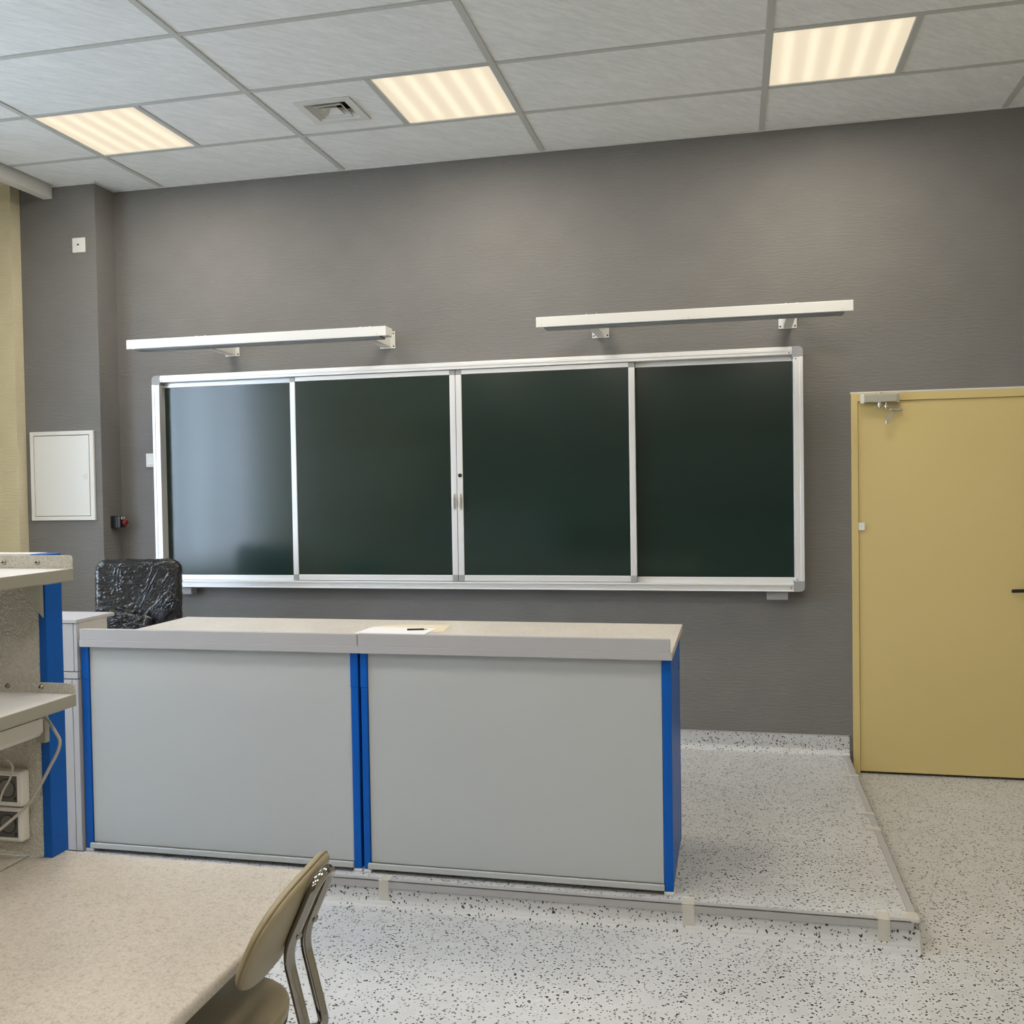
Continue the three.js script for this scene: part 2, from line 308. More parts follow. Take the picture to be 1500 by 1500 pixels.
// door
{
  const d = S('door_1', 'mustard yellow flush door with closer in the grey wall');
  M('door_frame', [B(DX0, DX0 + .034, 0, DTOP, -.12, .018, .002), B(DX1 - .034, DX1, 0, DTOP, -.12, .018, .002), B(DX0 + .034, DX1 - .034, DTOP - .04, DTOP, -.12, .018, .002)], mDoor, d);
  M('door_leaf', B(DX0 + .0352, DX1 - .0352, .014, DTOP - .0412, -.06, .010, .002), mDoor, d);
  M('sealant', B(DX0 - .004, DX1 + .004, DTOP, DTOP + .011, 0, .016, .003), std({ color: lin(.62, .60, .54), roughness: .8 }), d);
  const cl = M('door_closer', [B(2.905, 3.07, 1.973, 2.016, .02, .058, .004)], std({ color: lin(.42, .41, .35), roughness: .42, metalness: .3 }), d);
  M('end_cap', [B(2.892, 2.908, 1.969, 2.018, .0185, .05, .002)], mWhite, cl); M('end_cap', [B(3.066, 3.082, 1.97, 2.018, .0185, .05, .002)], mSteel, cl);
  M('spindle', [cyl(V(2.985, 1.953, .04), V(2.985, 1.975, .04), .011), cyl(V(2.985, 1.945, .04), V(2.985, 1.953, .04), .007), cyl(V(2.985, 2.014, .04), V(2.985, 2.024, .04), .01), cyl(V(3.018, 1.948, .04), V(3.018, 1.955, .04), .012), cyl(V(3.018, 1.938, .04), V(3.018, 1.948, .04), .005), cyl(V(3.018, 1.953, .04), V(3.018, 1.973, .04), .003)], mSteel, cl);
  const sh = M('closer_shoe', [B(3.04, 3.098, 1.928, 1.942, .008, .03, .003), dome(3.05, 1.935, .03, .005, .003, V(0, 0, 1)), dome(3.085, 1.935, .03, .005, .003, V(0, 0, 1))], mSteel, d);
  M('closer_arm', [bar(V(3.053, 1.932, .034), V(3.046, 1.915, .05), .006, .006), bar(V(3.047, 1.917, .05), V(3.022, 1.872, .05), .016, .006, V(0, 0, 1)), cyl(V(3.019, 1.858, .05), V(3.019, 1.874, .05), .009)], mSteel, sh);
  const hd = M('door_handle', [tubePath([V(3.735, .992, .005), V(3.735, .992, .06), V(3.615, .988, .06)], .0095, .03, 24), dome(3.617, .988, .06, .0095, .006, V(-1, 0, 0)), cyl(V(3.735, .992, .007), V(3.735, .992, .014), .026)], mBlack, d);
  hd.userData.label = 'black lever handle';
  const tp = M('paper_tag', [B(2.879, 2.909, 1.302, 1.342, .0195, .0202), B(2.905, 2.918, 1.306, 1.345, .009, .0098)], mPaper, d); tp.userData.label = 'torn white tape on the door edge';
}
// tapes on the platform edging
{
  const T = (geos, label) => tag(M('tape_strip', geos, mTape), label, 'tape', 'tape strips on the platform edging');
  const y = PLAT + .0036, e = .0006;
  const flat = (x0, x1, z0, z1, turn = 0) => { const g = B(x0, x1, y, y + e, z0, z1); if (turn) { g.translate(-(x0 + x1) / 2, 0, -(z0 + z1) / 2); g.rotateY(turn); g.translate((x0 + x1) / 2, 0, (z0 + z1) / 2); } return g; };
  T(flat(2.742, 2.823, .385, .412, .06), 'pale tape strip on the platform edge nearest the yellow door');
  T(flat(2.757, 2.824, .952, .980, .02), 'pale tape strip on the platform side edge, second from the door');
  T(flat(2.764, 2.824, 1.142, 1.178, -.1), 'pale tape strip on the platform side edge, third from the door');
  T(flat(2.772, 2.824, 1.985, 2.04, -.02), 'flat pale tape strip at the very corner of the platform');
  const over = (x0, x1, back, down) => [B(x0, x1, y, y + e, PZ - back, PZ + .001), B(x0 + .001, x1 - .001, PLAT - down, y + e, PZ + .001, PZ + .0016)];
  T(over(2.688, 2.728, .075, .068), 'clear tape folded over the front edging near the platform corner');
  T(over(2.044, 2.087, .06, .072), 'clear tape folded over the front edging beside the right cabinet');
  T(over(.926, .966, .05, .078), 'clear tape folded over the front edging under the cabinets\' middle joint');
}
// ------------------------------------------------------------------ chalkboard
{
  const o = G('chalkboard', 'wide green chalkboard with white aluminium frame and sliding panels', 'chalkboard');
  const x0 = -1.243, x1 = 2.597, y0 = .981, y1 = 2.278, zf = .10, w = .05, c = .055;
  const rail = (name, geos) => M(name, geos, mAlu, o);
  rail('frame_rail', [B(x0 + c, x1 - c, y1 - .042, y1, .004, zf, .003), B(x0 + c, x1 - c, y1 - .026, y1 - .010, zf - .002, zf + .003, .002)]);
  rail('frame_rail', [B(x0 + c, x1 - c, y0, y0 + .042, .004, zf, .003), B(x0 + c, x1 - c, y0 + .031, y0 + .042, zf - .002, zf + .006, .002), B(x0 + c, x1 - c, y0, y0 + .006, zf - .002, zf + .004, .002)]);
  for (const [a, b, s] of [[x0, x0 + w, 1], [x1 - w, x1, -1]]) rail('frame_rail', [B(a, b, y0 + c, y1 - c, .004, zf, .003), B(s > 0 ? a : b - .019, s > 0 ? a + .019 : b, y0 + c, y1 - c, zf - .002, zf + .003, .002)]);
  for (const [cx, sx] of [[x0, 1], [x1, -1]]) for (const [cy, sy] of [[y0, 1], [y1, -1]]) {
    const r = .03, s = new THREE.Shape(); s.moveTo(c, 0); s.lineTo(c, c); s.lineTo(0, c); s.lineTo(0, r); s.quadraticCurveTo(0, 0, r, 0); s.lineTo(c, 0);
    const g = new THREE.ExtrudeGeometry(s, { depth: zf - .006, bevelEnabled: true, bevelSize: .001, bevelThickness: .002, bevelSegments: 1, curveSegments: 8 });
    const q = plain(g); const p = q.attributes.position; for (let i = 0; i < p.count; i++) p.setXYZ(i, p.getX(i) * sx, p.getY(i) * sy, p.getZ(i));
    if (sx * sy < 0) for (let i = 0; i < p.count; i += 3) { const t = [p.getX(i), p.getY(i), p.getZ(i)]; p.setXYZ(i, p.getX(i + 1), p.getY(i + 1), p.getZ(i + 1)); p.setXYZ(i + 1, ...t); }
    q.computeVertexNormals(); q.translate(cx, cy, .005); M('corner_cap', q, mCap, o);
  }
  for (const [x, y] of [[x0 + .07, y1 - .034], [x1 - .07, y1 - .034], [x1 - .07, y0 + .02], [x0 + .07, y0 + .02], [x1 - .012, y1 - .064], [x1 - .038, y1 - .064], [x1 - .012, y0 + .064], [x1 - .038, y0 + .064]]) M('rivet', dome(x, y, zf + .001, .004, .002, V(0, 0, 1)), mChrome, o);
  M('backing', B(x0 + w, x1 - w, y0 + .04, y1 - .04, .004, .03), mCarcass, o);
  for (const [a, b] of [[x0 + w, -.28], [1.66, x1 - w]]) {
    const p = M('fixed_panel', B(a, b, 1.05, y1 - .07, .03, .040), mGreen, o); p.userData.label = 'fixed green writing panel';
    M('panel_rail', [B(a, b, y1 - .07, y1 - .043, .03, .048, .002)], mAlu, p); M('panel_rail', [B(a, b, 1.023, 1.052, .03, .048, .002)], mAlu, p);
  }
  for (const [a, b, s] of [[-.334, .6885, 1], [.6915, 1.711, -1]]) {
    const t = .034, z0 = .054, z1 = .088, yb = 1.026, yt = 2.234;
    const p = M('sliding_panel', B(a + .01, b - .01, yb + .01, yt - .01, z0 + .006, z1 - .006), mGreen, o); p.userData.label = s > 0 ? 'left sliding green panel' : 'right sliding green panel with lock';
    M('panel_frame', [B(a, a + t, yb + t, yt - t * .8, z0, z1, .003), B(b - t, b, yb + t, yt - t * .8, z0, z1, .003), B(a + t, b - t, yb, yb + t, z0, z1, .003), B(a + t, b - t, yt - .026, yt, z0, z1, .003)], mAlu, p);
    M('corner_cap', [B(a, a + t, yb, yb + t, z0, z1 + .001, .003), B(b - t, b, yb, yb + t, z0, z1 + .001, .003), B(a, a + t, yt - t * .8, yt, z0, z1 + .001, .003), B(b - t, b, yt - t * .8, yt, z0, z1 + .001, .003)], mCap, p);
    const hx = s > 0 ? b - .016 : a + .018;
    M('handle', [B(hx - .007, hx + .007, 1.452, 1.512, z1 + .006, z1 + .015, .004), B(hx - .004, hx + .004, 1.437, 1.527, z1, z1 + .007, .002), dome(hx, 1.442, z1 + .006, .004, .002, V(0, 0, 1)), dome(hx, 1.522, z1 + .006, .004, .002, V(0, 0, 1))], mSteel, p);
    if (s < 0) M('lock', [cyl(V(hx, 1.632, z1), V(hx, 1.632, z1 + .006), .012, .011, 20), B(hx - .0015, hx + .0015, 1.626, 1.638, z1 + .005, z1 + .0075)], mChrome, p);
  }
  for (const [a, b] of [[-1.125, -1.022], [2.402, 2.512]]) M('mounting_bracket', [B(a, b, y0 - .048, y0 - .004, .01, .075, .003), B(a - .008, b + .006, y0 - .006, y0 + .001, .01, .085, .002), B(a + .01, b - .01, y0 - .048, y0, 0, .012)], mCap, o);
}
// lamps over the chalkboard
function boardLamp(x0, x1, brackets, label) {
  const o = G('board_lamp', label, 'board lamp', 'lamps above the chalkboard'), y0 = 2.396, y1 = 2.449, z0 = .312, z1 = .42;
  M('lamp_housing', [B(x0, x1, y0 + .006, y1, z0, z1, .003), B(x0, x1, y0, y0 + .008, z1 - .014, z1, .002)], mWhite, o);
  M('lamp_diffuser', B(x0 + .04, x1 - .04, y0 - .006, y0 + .01, z0 + .004, z1 - .015, .003), mDiff, o);
  for (const x of [x0 + .03, (x0 + x1) / 2, x1 - .05]) M('screw', dome(x, y0 + .012, z1, .003, .0015, V(0, 0, 1)), mSteel, o);
  for (const x of brackets) {
    const b = M('wall_bracket', [B(x - .047, x + .047, 2.388, 2.487, 0, .005, .002)], mWhite, o);
    M('arm', [prismX([[.004, 2.395], [.03, 2.395], [.36, y0 + .0], [.36, y1 + .004], [.10, y1 + .006], [.004, 2.48]], x - .022, x - .019), prismX([[.004, 2.395], [.03, 2.395], [.36, y0 + .0], [.36, y1 + .004], [.10, y1 + .006], [.004, 2.48]], x + .019, x + .022),
      prismX([[.004, 2.393], [.03, 2.393], [.33, y0 + .001], [.33, y0 + .004], [.03, 2.396], [.004, 2.396]], x - .022, x + .022)], mWhite, b);
    M('clamp', [B(x - .03, x - .025, y1, y1 + .012, .33, .37, .002), B(x + .025, x + .03, y1, y1 + .012, .33, .37, .002), cyl(V(x, y1, .35), V(x, y1 + .011, .35), .008)], mWhite, b);
    for (const dx of [-.038, .038]) for (const dy of [2.4, 2.475]) M('screw', dome(x + dx, dy, .005, .005, .003, V(0, 0, 1)), mBlack, b);
  }
}
boardLamp(-1.195, .397, [-.748, .256], 'white bar lamp on wall brackets above the left half of the chalkboard');
boardLamp(1.231, 2.815, [1.517, 2.526], 'white bar lamp on wall brackets above the right half of the chalkboard');

// ------------------------------------------------------------------ small things on the pillar and wall
{
  const z = .19;
  const a = G('network_socket', 'small white square network outlet high on the grey pillar', 'wall socket');
  M('face_plate', B(-1.700, -1.612, 3.038, 3.128, z, z + .009, .003), mWhite, a);
  M('insert', B(-1.686, -1.626, 3.052, 3.114, z + .008, z + .012, .002), mWhite, a); M('jack', [B(-1.664, -1.650, 3.080, 3.090, z + .0115, z + .0128)], mBlack, a);
  const e = G('electrical_panel', 'white metal electrical cabinet flush on the grey pillar', 'electrical cabinet');
  const x0 = -2.034, x1 = -1.586, y0 = 1.40, y1 = 1.95, t = .024;
  M('frame', [B(x0, x0 + t, y0, y1, z, z + .016, .002), B(x1 - t - .004, x1, y0, y1, z, z + .016, .002), B(x0 + t, x1 - t, y0, y0 + t, z, z + .016, .002), B(x0 + t, x1 - t, y1 - t, y1, z, z + .016, .002)], mWhite, e);
  M('back', B(x0 + t, x1 - t, y0 + t, y1 - t, z, z + .002), mBlack, e);
  const d = M('door', [B(x0 + t + .003, x1 - t - .010, y0 + t + .003, y1 - t - .004, z + .002, z + .014, .002)], mWhite, e);
  const s = new THREE.Shape(); s.moveTo(0, .02); s.lineTo(0, -.02); s.quadraticCurveTo(-.022, -.014, -.034, .002); s.quadraticCurveTo(-.02, .012, 0, .02);
  M('latch', new THREE.ExtrudeGeometry(s, { depth: .002, bevelEnabled: true, bevelSize: .0008, bevelThickness: .001, bevelSegments: 1 }).translate(x1 - .05, 1.668, z + .0135), mWhiteTrim, d);
  const b = G('emergency_button', 'black emergency stop box with red mushroom button on the pillar side', 'stop button');
  const xb = -1.541;
  M('housing', [B(xb, xb + .048, 1.345, 1.421, .052, .118, .004), B(xb + .044, xb + .066, 1.347, 1.419, .055, .115, .004)], mBlack, b);
  M('button', [cyl(V(xb + .064, 1.378, .085), V(xb + .078, 1.378, .085), .011), new THREE.CylinderGeometry(.016, .021, .016, 24).rotateZ(-Math.PI / 2).translate(xb + .084, 1.378, .085)], mRed, b);
  M('label_plate', B(xb + .066, xb + .0672, 1.400, 1.415, .066, .106), mPaper, b); M('label_print', B(xb + .067, xb + .0676, 1.404, 1.410, .072, .098), mBlack, b);
  const w = G('light_switch', 'white wall switch half hidden by the chalkboard\'s left edge', 'switch');
  M('face_plate', B(-1.356, -1.27, 1.722, 1.808, 0, .009, .003), mWhite, w); M('rocker', B(-1.342, -1.284, 1.737, 1.793, .008, .013, .003), mWhite, w);
}
// ------------------------------------------------------------------ demonstration desk
const TY0 = .939, TY1 = .966;
function deskUnit(x0, x1, wl, wr, label) {
  const o = G('desk_cabinet', label, 'cabinet', 'cabinets of the demonstration desk'), zf = 1.987, zb = 1.44;
  const post = (a, b, z0, z1) => {
    const p = M('post', [B(a + .001, b - .001, PLAT + .006, TY0 - .0015, z0, z1, .003)], mBlue, o);
    M('post_sleeve', B(a, b, .803, TY0 - .002, z0 - .001, z1 + .002, .003), mBlue, p);
    M('foot', B(a - .001, b + .001, PLAT, PLAT + .012, z0 - .001, z1 + .0015, .002), mShelf, p);
  };
  post(x0, x0 + wl, zf - .05, zf); post(x1 - wr, x1, zf - .05, zf); post(x0, x0 + wl, zb, zb + .04); post(x1 - wr, x1, zb, zb + .04);
  const fp = M('front_panel', B(x0 + wl + .001, x1 - wr - .001, .132, TY0 - .004, zf - .022, zf - .006, .001), mPanel, o);
  M('bottom_lip', [B(x0 + wl - .008, x1 - wr + .002, .112, .133, zf + .001, zf + .012, .002), B(x0 + wl + .001, x1 - wr - .001, .112, .116, zf - .02, zf + .006)], mPanel, fp);
  for (const [a, b] of [[x0 + .002, x0 + .014], [x1 - .014, x1 - .002]]) M('side_panel', [B(a, b, PLAT + .02, TY0 - .0015, zb + .038, zf - .048)], mBlue, o);
  M('side_edge', B(x1 - .014, x1 - .001, PLAT + .002, TY0 - .12, zb - .002, zb + .0), mPaper, o);
  M('bottom_panel', B(x0 + .014, x1 - .014, .113, .131, zb + .04, zf - .024), mCarcass, o);
  M('back_panel', B(x0 + wl, x1 - wr, .113, TY0 - .02, zb + .01, zb + .026), mCarcass, o);
}
deskUnit(-.372, .8315, .035, .032, 'left grey cabinet of the demonstration desk with blue corner posts');
deskUnit(.8405, 2.013, .028, .034, 'right grey cabinet of the demonstration desk with blue corner posts');
{
  const o = G('desk_worktop', 'long beige speckled worktop with raised grey front lip on two cabinets', 'worktop');
  M('top', [B(-.315, 2.017, TY0, TY1, 1.285, 2.0, .002), B(-.36, -.31, TY0, TY1, 1.75, 2.0)], mWorktop, o);
  M('front_edge', B(-.36, 2.018, TY0, TY1 + .0005, 1.996, 2.013, .002), mLip, o);
  M('front_lip', B(-.357, .8395, TY1, 1.0125, 1.992, 2.012, .002), mLip, o);
  M('front_lip', B(.8415, 2.011, TY1, 1.0145, 1.992, 2.012, .002), mLip, o);
  const p1 = tag(M('paper_sheet', [B(-.1485, .1485, 0, .0012, -.105, .105)], mPaper), 'white paper sheets lying behind the front lip of the demonstration desk', 'paper');
  p1.rotation.y = -.05; p1.position.set(.86, TY1, 1.63);
  const p2 = tag(M('envelope', [B(-.15, .15, 0, .0011, -.1, .1, .0003)], mKraft), 'cream envelope beside the white sheets on the demonstration desk', 'envelope');
  p2.rotation.y = .12; p2.position.set(.90, TY1 + .0002, 1.535); p2.position.y = TY1; p1.position.y = TY1 + .0014;
  const pen = G('pen', 'short black pen lying on the white paper sheets', 'pen'); pen.position.set(.945, TY1 + .0066, 1.60); pen.rotation.y = .25;
  M('barrel', cyl(V(-.045, 0, 0), V(.025, 0, 0), .004), mBlack, pen); M('tip', cyl(V(.025, 0, 0), V(.04, 0, 0), .004, .001), mSteel, pen);
}
// pedestal left of the desk
{
  const o = G('pedestal_cabinet', 'grey pedestal cabinet standing left of the demonstration desk', 'cabinet'), x0 = -.77, x1 = -.3775, z0 = 1.806, z1 = 2.003;
  M('carcass', [B(x0, x1, PLAT, 1.034, z0, z1 - .016)], mCarcass, o);
  M('top', B(x0 - .004, x1 + .003, 1.034, 1.048, 1.758, z1 + .006, .001), mLip, o);
  const f = (a, b, c, d) => M('door', B(a, b, c, d, z1 - .016, z1, .001), mLip, o);
  f(x0 + .002, -.3945, .837, 1.031); M('side_strip', B(-.392, x1, .837, 1.032, z1 - .016, z1, .001), mLip, o);
  M('rail', B(x0, x1 + .001, .807, .833, z1 - .016, z1 + .002, .001), mLip, o);
  f(x0 + .002, -.406, .10, .803); M('side_strip', B(-.4035, x1, .10, .803, z1 - .016, z1, .001), mLip, o);
}
// ------------------------------------------------------------------ wrapped office chair behind the desk
{
  const o = G('office_chair', 'black office chair wrapped in shiny crumpled stretch film behind the desk', 'office chair');
  const cx = -.915, cz = .78, top = 1.203;
  const fA = latticeNoise(4, 60, 61), fB = latticeNoise(9, 150, 62), fC = latticeNoise(26, 26, 63), fD = latticeNoise(5, 5, 64), fE = latticeNoise(6, 110, 65), fF = latticeNoise(150, 150, 66), fG = latticeNoise(12, 12, 67), fH = latticeNoise(40, 5, 68);
  const ridge = (n) => 1 - Math.abs(2 * n - 1), clamp = (t) => Math.max(0, Math.min(1, t));
  const fold = (u, v) => {                            // thin pleats of the stretched film: mostly level, slanting low on the right, a few steep ones
    const w = .05 * (fD(u, v) - .5) + .012 * (fG(u, v) - .5), a = Math.pow(ridge(fA(u, v + w)), 10) * clamp(2.2 * fG(u, v) - .5), b = Math.pow(ridge(fB(u + w, v + .5 * w)), 10) * clamp(2.6 * fC(u, v) - .7);
    const p = u * .55 + v * .83, q = -u * .83 + v * .55, e = Math.pow(ridge(fE(p, q + .3 * w)), 12) * clamp((u * 1.3 - v * .55 - .15) * 2.4) * clamp(2.4 * fG(u + .2, v) - .4), f = Math.pow(ridge(fH(u + w, v)), 16) * clamp(3 * fG(v, u) - 1.7);
    return Math.min(1, .8 * a + 1.0 * b + 1.2 * e + .6 * f);
  };
  const filmBump = tex(1024, 1, (u, v) => fold(u, v) * .6 + .25 * fA(u, v) + .15 * fC(u, v), false);
  filmBump.repeat.set(1, 1);
  const mFilm = phy({ color: lin(.012, .013, .016), bumpMap: filmBump, bumpScale: .009, roughness: .5, specularIntensity: .25, clearcoat: 1, clearcoatRoughness: .05 });
  const mPleat = phy({ color: lin(1, 1, 1), transmission: 1, thickness: 0, roughness: .06, ior: 1.6 });   // clear film
  const pleats = (n, w, h, zf, pick) => {             // narrow raised folds standing on the film
    const pos = [];
    for (let i = 0; i < n; i++) {
      const [x0, y0, ang, len, wid] = pick(), K = 7, L = [], bend = (rnd() - .5) * .25, rise = .25 + rnd() * .9;
      for (let k = 0; k <= K; k++) {
        const t = k / K - .5, a = ang + bend * t, taper = Math.sqrt(Math.max(0, 1 - 4 * t * t)), j = (rnd() - .5) * wid * 1.2, x = x0 + Math.cos(a) * len * t - Math.sin(a) * j, y = y0 + Math.sin(a) * len * t + Math.cos(a) * j, q = wid * .5 * taper;
        const cl = (v, m) => Math.max(-m, Math.min(m, v));
        const P = (s, z) => [cl(x - Math.sin(a) * s, w / 2 - .014), cl(y + Math.cos(a) * s, h / 2 - .014), zf + z]; L.push([P(-q, -.002), P(0, .001 + .005 * rise * taper), P(q, -.002)]);
      }
      for (let k = 0; k < K; k++) for (let m = 0; m < 2; m++) pos.push(...L[k][m], ...L[k + 1][m], ...L[k + 1][m + 1], ...L[k][m], ...L[k + 1][m + 1], ...L[k][m + 1]);
    }
    const g = new THREE.BufferGeometry(); g.setAttribute('position', new THREE.Float32BufferAttribute(pos, 3)); g.computeVertexNormals(); g.setAttribute('uv', new THREE.Float32BufferAttribute(new Float32Array(pos.length / 3 * 2), 2)); return g;
  };
  const slab = (w, h, d, R, nx, ny, nz, amp) => {     // soft cornered block with a pleated skin
    const g = mergeVertices(new THREE.BoxGeometry(w, h, d, nx, ny, nz).deleteAttribute('uv').deleteAttribute('normal')), p = g.attributes.position, uv = new Float32Array(p.count * 2), f = Math.min(R * .8, d * .46);
    for (let i = 0; i < p.count; i++) {
      let x = p.getX(i), y = p.getY(i), z = p.getZ(i); const u = x / w + .5 + z * .8, v = y / h + .5 + z * .3, inset = Math.min(w / 2 - Math.abs(x), h / 2 - Math.abs(y));
      const cx0 = Math.max(-w / 2 + R, Math.min(w / 2 - R, x)), cy0 = Math.max(-h / 2 + R, Math.min(h / 2 - R, y)); let bx = x - cx0, by = y - cy0; const m = Math.max(Math.abs(bx), Math.abs(by)), L = Math.hypot(bx, by) || 1;
      let ox = bx / L, oy = by / L, rad = m; const o = f - inset, oz = Math.abs(z) - (d / 2 - f);
      if (o > 0 && oz > 0) { const mm = Math.max(o, oz), q = Math.hypot(o, oz); rad += o * mm / q - o; z = Math.sign(z) * (d / 2 - f + oz * mm / q); }
      x = cx0 + ox * rad; y = cy0 + oy * rad;
      const k = amp * (fold(u, v) + .6 * fD(u, v) - .4); z += Math.sign(z) * k * Math.min(1, inset / .03); x += ox * k; y += oy * k;
      p.setXYZ(i, x, y, z); uv[2 * i] = u; uv[2 * i + 1] = v;
    }
    g.setAttribute('uv', new THREE.BufferAttribute(uv, 2)); g.computeVertexNormals(); return g;
  };
  const back = slab(.475, .56, .075, .065, 110, 120, 16, .004); back.rotateX(-.06); back.translate(cx, top - .28, cz);
  const bk = M('backrest', back, mFilm, o, true); bk.userData.label = 'black backrest tightly wrapped in film';
  const rr = (a, b) => a + (b - a) * rnd();
  const pl = pleats(430, .475, .56, .0375, () => {
    const k = rnd();
    if (k < .5) return [rr(-.24, .24), rr(-.2, .26), rr(-.22, .16), rr(.03, .17), rr(.003, .009)];            // level ones
    if (k < .78) return [rr(.02, .23), rr(-.2, .16), rr(.7, 1.15), rr(.03, .14), rr(.003, .011)];             // slanting, right half
    if (k < .88) return [rr(-.22, .02), rr(-.15, .05), rr(.1, .45), rr(.03, .1), rr(.003, .01)];             // left, rising
    return [rr(-.22, .2), rr(.14, .26), rr(-.9, .9), rr(.015, .05), rr(.003, .012)];                           // crumpled along the top
  });
  pl.rotateX(-.06); pl.translate(cx, top - .28, cz); const pm = M('film_pleats', pl, mPleat, bk, true); pm.userData.kind = 'stuff'; pm.userData.label = 'raised clear folds of the stretch film';
  const flapL = slab(.24, .12, .03, .02, 60, 40, 6, .01); flapL.rotateZ(-.2); flapL.translate(cx - .02, .86, cz + .07); const fL = M('film_flap', flapL, mFilm, o, true);
  const gL = pleats(70, .24, .14, .016, () => [rr(-.1, .1), rr(-.05, .05), rr(-.9, .9), rr(.015, .06), rr(.002, .006)]); gL.rotateZ(-.2); gL.translate(cx - .02, .86, cz + .07); M('film_pleats', gL, mPleat, fL, true).userData.kind = 'stuff';
  const flapR = slab(.24, .10, .02, .014, 60, 30, 6, .006); flapR.rotateZ(.75); flapR.translate(cx + .135, .925, cz + .042); const fR = M('film_flap', flapR, mFilm, o, true);
  const gR = pleats(60, .26, .12, .011, () => [rr(-.12, .12), rr(-.04, .04), rr(-.12, .12), rr(.05, .16), rr(.002, .007)]); gR.rotateZ(.75); gR.translate(cx + .135, .925, cz + .042); M('film_pleats', gR, mPleat, fR, true).userData.kind = 'stuff';
  const seat = slab(.50, .09, .46, .04, 60, 10, 60, .004); seat.translate(cx, PLAT + .47, cz + .26); M('seat', seat, mFilm, o, true);
  M('back_stem', [bar(V(cx, PLAT + .40, cz + .12), V(cx, PLAT + .42, cz - .05), .06, .02), bar(V(cx, PLAT + .42, cz - .05), V(cx, .8, cz - .045), .06, .02, V(0, 0, 1))], mBlack, o);
  M('gas_column', [cyl(V(cx, PLAT + .10, cz + .24), V(cx, PLAT + .44, cz + .24), .025), B(cx - .09, cx + .09, PLAT + .395, PLAT + .43, cz + .12, cz + .36, .006)], mBlack, o);
  for (let i = 0; i < 5; i++) {
    const a = i * Math.PI * 2 / 5 + .3, ex = cx + Math.cos(a) * .29, ez = cz + .24 + Math.sin(a) * .29;
    M('base_arm', bar(V(cx, PLAT + .11, cz + .24), V(ex, PLAT + .075, ez), .04, .03), mBlack, o);
    M('caster', [cyl(V(ex - .018, PLAT + .027, ez), V(ex + .018, PLAT + .027, ez), .027, .027, 18), cyl(V(ex, PLAT + .03, ez), V(ex, PLAT + .08, ez), .008)], mBlack, o);
  }
}
// the office chair stands turned a little towards the door
{ const o = scene.getObjectByName('office_chair'); o.traverse((m) => m.geometry?.translate(.915, 0, -.78)); o.position.set(-.915, 0, .78); o.rotation.y = .17; }
// ------------------------------------------------------------------ laboratory tables in the foreground
const LT = .71;
function labTable(x0, x1, z0, z1, label, round) {
  const o = G('lab_table', label, 'table', 'laboratory tables in the foreground');
  M('tabletop', B(x0, x1, LT - .03, LT, z0, z1, round), mTable, o);
  for (const x of [x0 + .08, x1 - .34]) for (const z of [z0 + .06, z1 - .1]) {
    const l = M('leg', B(x, x + .04, 0, LT - .03, z, z + .04, .003), mBlue, o); M('foot', cyl(V(x + .02, 0, z + .02), V(x + .02, .012, z + .02), .024), mBlack, l);
  }
  M('apron', [B(x0 + .1, x1 - .32, LT - .1, LT - .03, z0 + .07, z0 + .09), B(x0 + .1, x1 - .32, LT - .1, LT - .03, z1 - .09, z1 - .07)], mCarcass, o);
}
labTable(.609, 1.351, 3.452, 4.26, 'beige speckled laboratory table with rounded edge in the foreground', .013);
labTable(-.62, .6065, 3.452, 4.26, 'second beige laboratory table, cut off by the left edge', .004);
